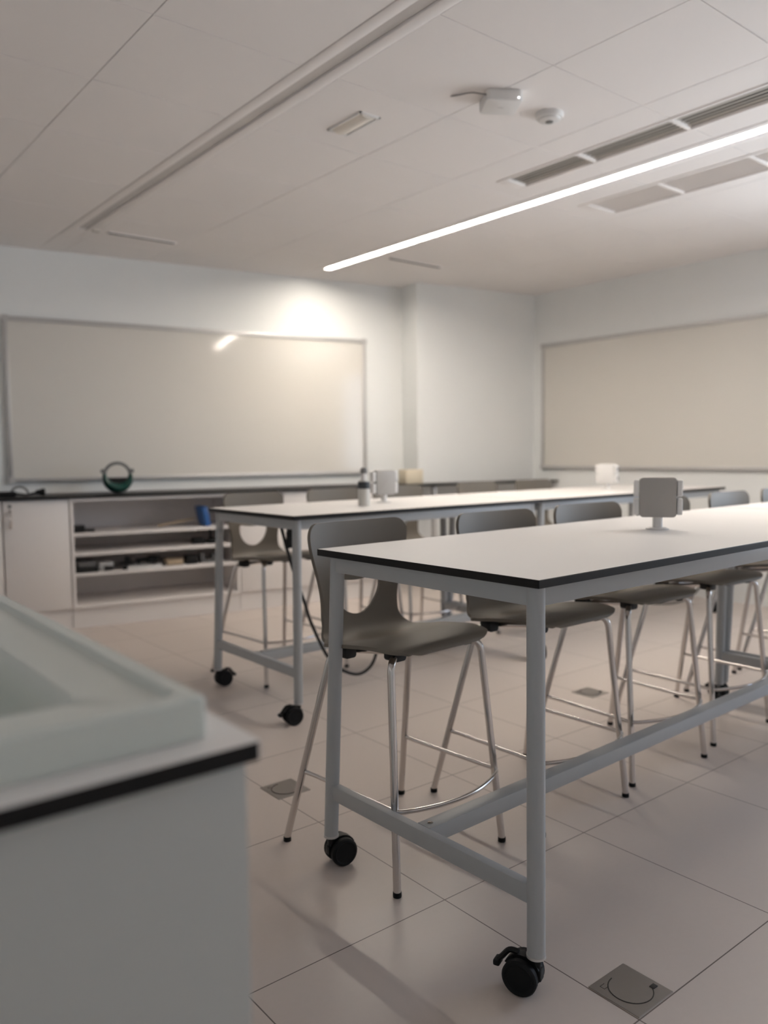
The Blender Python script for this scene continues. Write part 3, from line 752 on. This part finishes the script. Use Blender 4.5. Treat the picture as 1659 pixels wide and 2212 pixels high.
dup(st, (3.274, 1.881, 0), -.02, base + 'fourth along nearest table, before its far legs', g1)
dup(st, (3.90, 1.90, 0), .03, base + 'fifth along front row, back right of socket tower', g1)
dup(st, (4.47, 1.92, 0), 0.0, base + 'at right frame edge, only back edge showing', g1)
dup(st, (2.29, 3.82, 0), .10, base + 'at left end of second row, half-moon hole showing', g2)
dup(st, (2.86, 3.86, 0), .03, base + 'behind second-row table, just left of the bottle', g2)
dup(st, (3.36, 3.86, 0), -.02, base + 'behind the grey socket tower of second row', g2)
dup(st, (4.12, 3.88, 0), .03, base + 'behind the joint of second-row tables', g2)
dup(st, (4.74, 3.90, 0), 0.0, base + 'behind second row, left of far right socket tower', g2)

# ---------------------------------------------------------------- socket towers
def make_tower(label, loc, rz, body='device'):
    r = thing('socket_tower', label, 'socket tower', loc, rz, 'socket towers on the tables')
    bm = B(); lathe(bm, [(0, 0), (.038, 0), (.039, .003), (.030, .007), (.0, .008)], (0, 0, 0), 32); obj('base_flange', bm, 'plastic', r)
    bm = B(); lathe(bm, [(.0165, .006), (.0165, .045), (.0175, .046)], (0, 0, 0), 24); obj('stem', bm, 'plastic', r)
    bm = B(); rbox(bm, -.060, .060, -.0225, .0225, .042, .178, .012, 'y', .003); obj('face_plate', bm, body, r)
    for s in (-1, 1):
        for (z0, z1) in ((.050, .107), (.113, .170)):
            bm = B(); rbox(bm, s * .062, s * .079, -.02, .02, z0, z1, .007, 'x', .003) if s > 0 else rbox(bm, -.079, -.062, -.02, .02, z0, z1, .007, 'x', .003)
            so = obj('socket_module', bm, 'plastic', r)
            bm = B(); lathe(bm, [(0, 0), (.013, 0), (.013, .0015), (0, .0015)], (s * .0785, 0, (z0 + z1) / 2), 20, Matrix.Rotation(math.pi / 2, 4, 'Y')); obj('socket_face', bm, 'greyp', so)
    return r
def face_cam(x, y): return math.atan2(y, x) - math.pi / 2
make_tower('grey socket tower standing on the nearest table', (2.464, 1.566, ZT), face_cam(2.464, 1.566) + .06)
make_tower('grey socket tower on the second-row table beside the bottle', (2.79, 3.467, ZT), face_cam(2.79, 3.467) + .55)
make_tower('socket tower on the far right table of the second row, coloured pale for window light', (4.78, 3.44, ZT), face_cam(4.7, 3.44) - .45, 'plastic')  # pale body paints in the window light; same model as the grey ones
bm = B()
# bottle
r = thing('spray_bottle', 'small milky bottle with dark band on the second-row table', 'bottle', (2.546, 3.33, ZT))
bm = B(); lathe(bm, [(0, 0), (.028, 0), (.031, .004), (.031, .085), (.030, .09), (.030, .118), (.024, .132), (.0, .133)]); obj('body', bm, 'milky', r)
bm = B(); lathe(bm, [(.0312, .088), (.0315, .089), (.0315, .122), (.0305, .124)]); obj('label_band', bm, 'label', r)
bm = B(); lathe(bm, [(.0, .132), (.014, .132), (.014, .168), (.0, .168)]); obj('neck', bm, 'plastic', r)
bm = B(); lathe(bm, [(0, .166), (.016, .166), (.018, .176), (.016, .192), (.008, .198), (0, .198)]); obj('cap', bm, 'greyp', r)

# ---------------------------------------------------------------- cables hanging under the tables
bm = B(); tube(bm, smooth_path([(2.02, 3.32, .909), (2.08, 3.31, .68), (2.151, 3.3, .466), (2.185, 3.3, .369), (2.259, 3.3, .218), (2.315, 3.3, .145), (2.386, 3.3, .089), (2.475, 3.3, .058), (2.551, 3.3, .084), (2.599, 3.31, .145), (2.63, 3.34, .20), (2.65, 3.356, .235)], 6), .008, 10)
tag(obj('power_cable', bm, 'black'), 'black cable drooping in a loop under the second-row table', 'cable')
r = thing('cable_plug', 'black plug and strap hanging under the left end of the second-row table', 'plug', (2.075, 3.30, .86))
bm = B(); rbox(bm, -.016, .016, -.014, .014, -.03, .05, .008, 'z', .003); rbox(bm, -.020, .008, -.012, .012, -.11, -.03, .006, 'z', .002); obj('plug_body', bm, 'black', r)
bm = B(); tube(bm, smooth_path([(.012, 0, .02), (.03, 0, -.01), (.032, 0, -.03), (.01, 0, -.05)], 5), .004, 8); obj('strap', bm, 'black', r)
bm = B(); v = 3.42; tube(bm, smooth_path([(4.80, v, .909), (4.84, v, .55), (4.893, v, .27), (5.03, v, .16), (5.25, v, .07), (5.50, v, .03), (5.715, v, .02), (5.86, v, .045), (5.95, v, .08), (6.06, v, .16), (6.085, v, .30)], 6), .008, 10)
tag(obj('power_cable', bm, 'black'), 'black cable sagging from the far right table to the right wall', 'cable')
bm = B(); box(bm, RW - .025, RW, 3.38, 3.46, .27, .35, .004); tag(obj('wall_socket', bm, 'plastic'), 'white socket low on the right wall behind the stools', 'socket')

# ---------------------------------------------------------------- floor boxes
def floor_box(x, y, label):
    r = thing('floor_outlet', label, 'floor outlet', (x, y, 0), 0, 'metal floor outlets')
    w = .0655
    bm = B(); box(bm, -w, w, -w, w, -.004, .0022, .0008, 1); obj('lid', bm, 'steel', r, smooth=False)
    bm = B(); R_ = .049
    tube(bm, [(R_ * math.cos(a), R_ * math.sin(a), .0022) for a in [math.radians(92 + 232 * i / 22) for i in range(23)]], .0013, 6); obj('handle_seam', bm, 'duct', r)
    bm = B(); box(bm, .038, .054, -.034, -.022, .0022, .0040, .0006); obj('latch', bm, 'duct', r)
    bm = B()
    for a in ((-.046, -.030, .036, .037), (-.046, -.045, .037, .048), (-.046, -.030, .048, .049)): box(bm, *a, .0021, .0026)
    obj('cable_flap', bm, 'duct', r)
floor_box(1.4985, 1.003, 'square metal floor outlet in the right foreground')
floor_box(1.4855, 2.43, 'square metal floor outlet between sink island and first stool')
floor_box(3.268, 2.44, 'square metal floor outlet farther off between the two rows of tables')

# ---------------------------------------------------------------- light
w = bpy.data.worlds.new('sky'); S.world = w; w.use_nodes = True
nt = w.node_tree; bg = nt.nodes['Background']
tc = nt.nodes.new('ShaderNodeTexCoord'); sx = nt.nodes.new('ShaderNodeSeparateXYZ'); rp = nt.nodes.new('ShaderNodeValToRGB')
nt.links.new(tc.outputs['Generated'], sx.inputs[0])
mr = nt.nodes.new('ShaderNodeMapRange'); mr.inputs['From Min'].default_value = -1; mr.inputs['From Max'].default_value = 1
nt.links.new(sx.outputs['Z'], mr.inputs['Value']); nt.links.new(mr.outputs[0], rp.inputs[0])
rp.color_ramp.elements[0].position = .0; rp.color_ramp.elements[0].color = (.86, .93, 1.0, 1)          # unseen glow below the horizon, added to lift the ceiling
rp.color_ramp.elements[1].position = 1.0; rp.color_ramp.elements[1].color = (.30, .42, .62, 1)         # open sky
for p_, c_ in ((.48, (.86, .93, 1.0, 1)), (.52, (.55, .66, .80, 1))):
    e_ = rp.color_ramp.elements.new(p_); e_.color = c_
nt.links.new(rp.outputs[0], bg.inputs['Color']); bg.inputs['Strength'].default_value = 9.0
def portal(name, loc, rot, sx_, sy_):
    l = bpy.data.lights.new(name, 'AREA'); l.shape = 'RECTANGLE'; l.size = sx_; l.size_y = sy_; l.cycles.is_portal = True
    o = bpy.data.objects.new(name, l); COL.objects.link(o); o.location = loc; o.rotation_euler = rot
for (u0, u1, z0, z1) in RWIN: portal('window_portal', (RW + .13, (u0 + u1) / 2, (z0 + z1) / 2), (math.pi / 2, 0, math.pi / 2), u1 - u0, z1 - z0)
for (u0, u1, z0, z1) in FWIN: portal('window_portal', ((u0 + u1) / 2, FW - .13, (z0 + z1) / 2), (-math.pi / 2, 0, math.pi), u1 - u0, z1 - z0)

# ---------------------------------------------------------------- camera
f_px, yaw, pitch, roll = 1745.52, math.radians(51.191), math.radians(-4.1603), math.radians(-.6039)
Fw = Vector((math.cos(yaw) * math.cos(pitch), math.sin(yaw) * math.cos(pitch), math.sin(pitch)))
rg = Vector((math.sin(yaw), -math.cos(yaw), 0)); up = rg.cross(Fw)
r2 = rg * math.cos(roll) + up * math.sin(roll); u2 = up * math.cos(roll) - rg * math.sin(roll)
cam = bpy.data.cameras.new('camera'); co = bpy.data.objects.new('camera', cam); COL.objects.link(co)
co.matrix_world = Matrix(((r2.x, u2.x, -Fw.x, 0), (r2.y, u2.y, -Fw.y, 0), (r2.z, u2.z, -Fw.z, 1.2), (0, 0, 0, 1)))
cam.sensor_fit = 'HORIZONTAL'; cam.sensor_width = 36; cam.lens = 36 * f_px / 1659
cam.clip_start = .05
cam.dof.use_dof = True; cam.dof.focus_distance = 1.95; cam.dof.aperture_fstop = cam.lens / 1000 / .0145
S.camera = co
S.view_settings.view_transform = 'Standard'; S.view_settings.look = 'None'; S.view_settings.gamma = 1; S.view_settings.use_curve_mapping = False
S.view_settings.exposure = 0.38
S.cycles.max_bounces = 12; S.cycles.diffuse_bounces = 9; S.cycles.use_denoising = True
S.cycles.sample_clamp_indirect = 6
S.cycles.use_light_tree = True
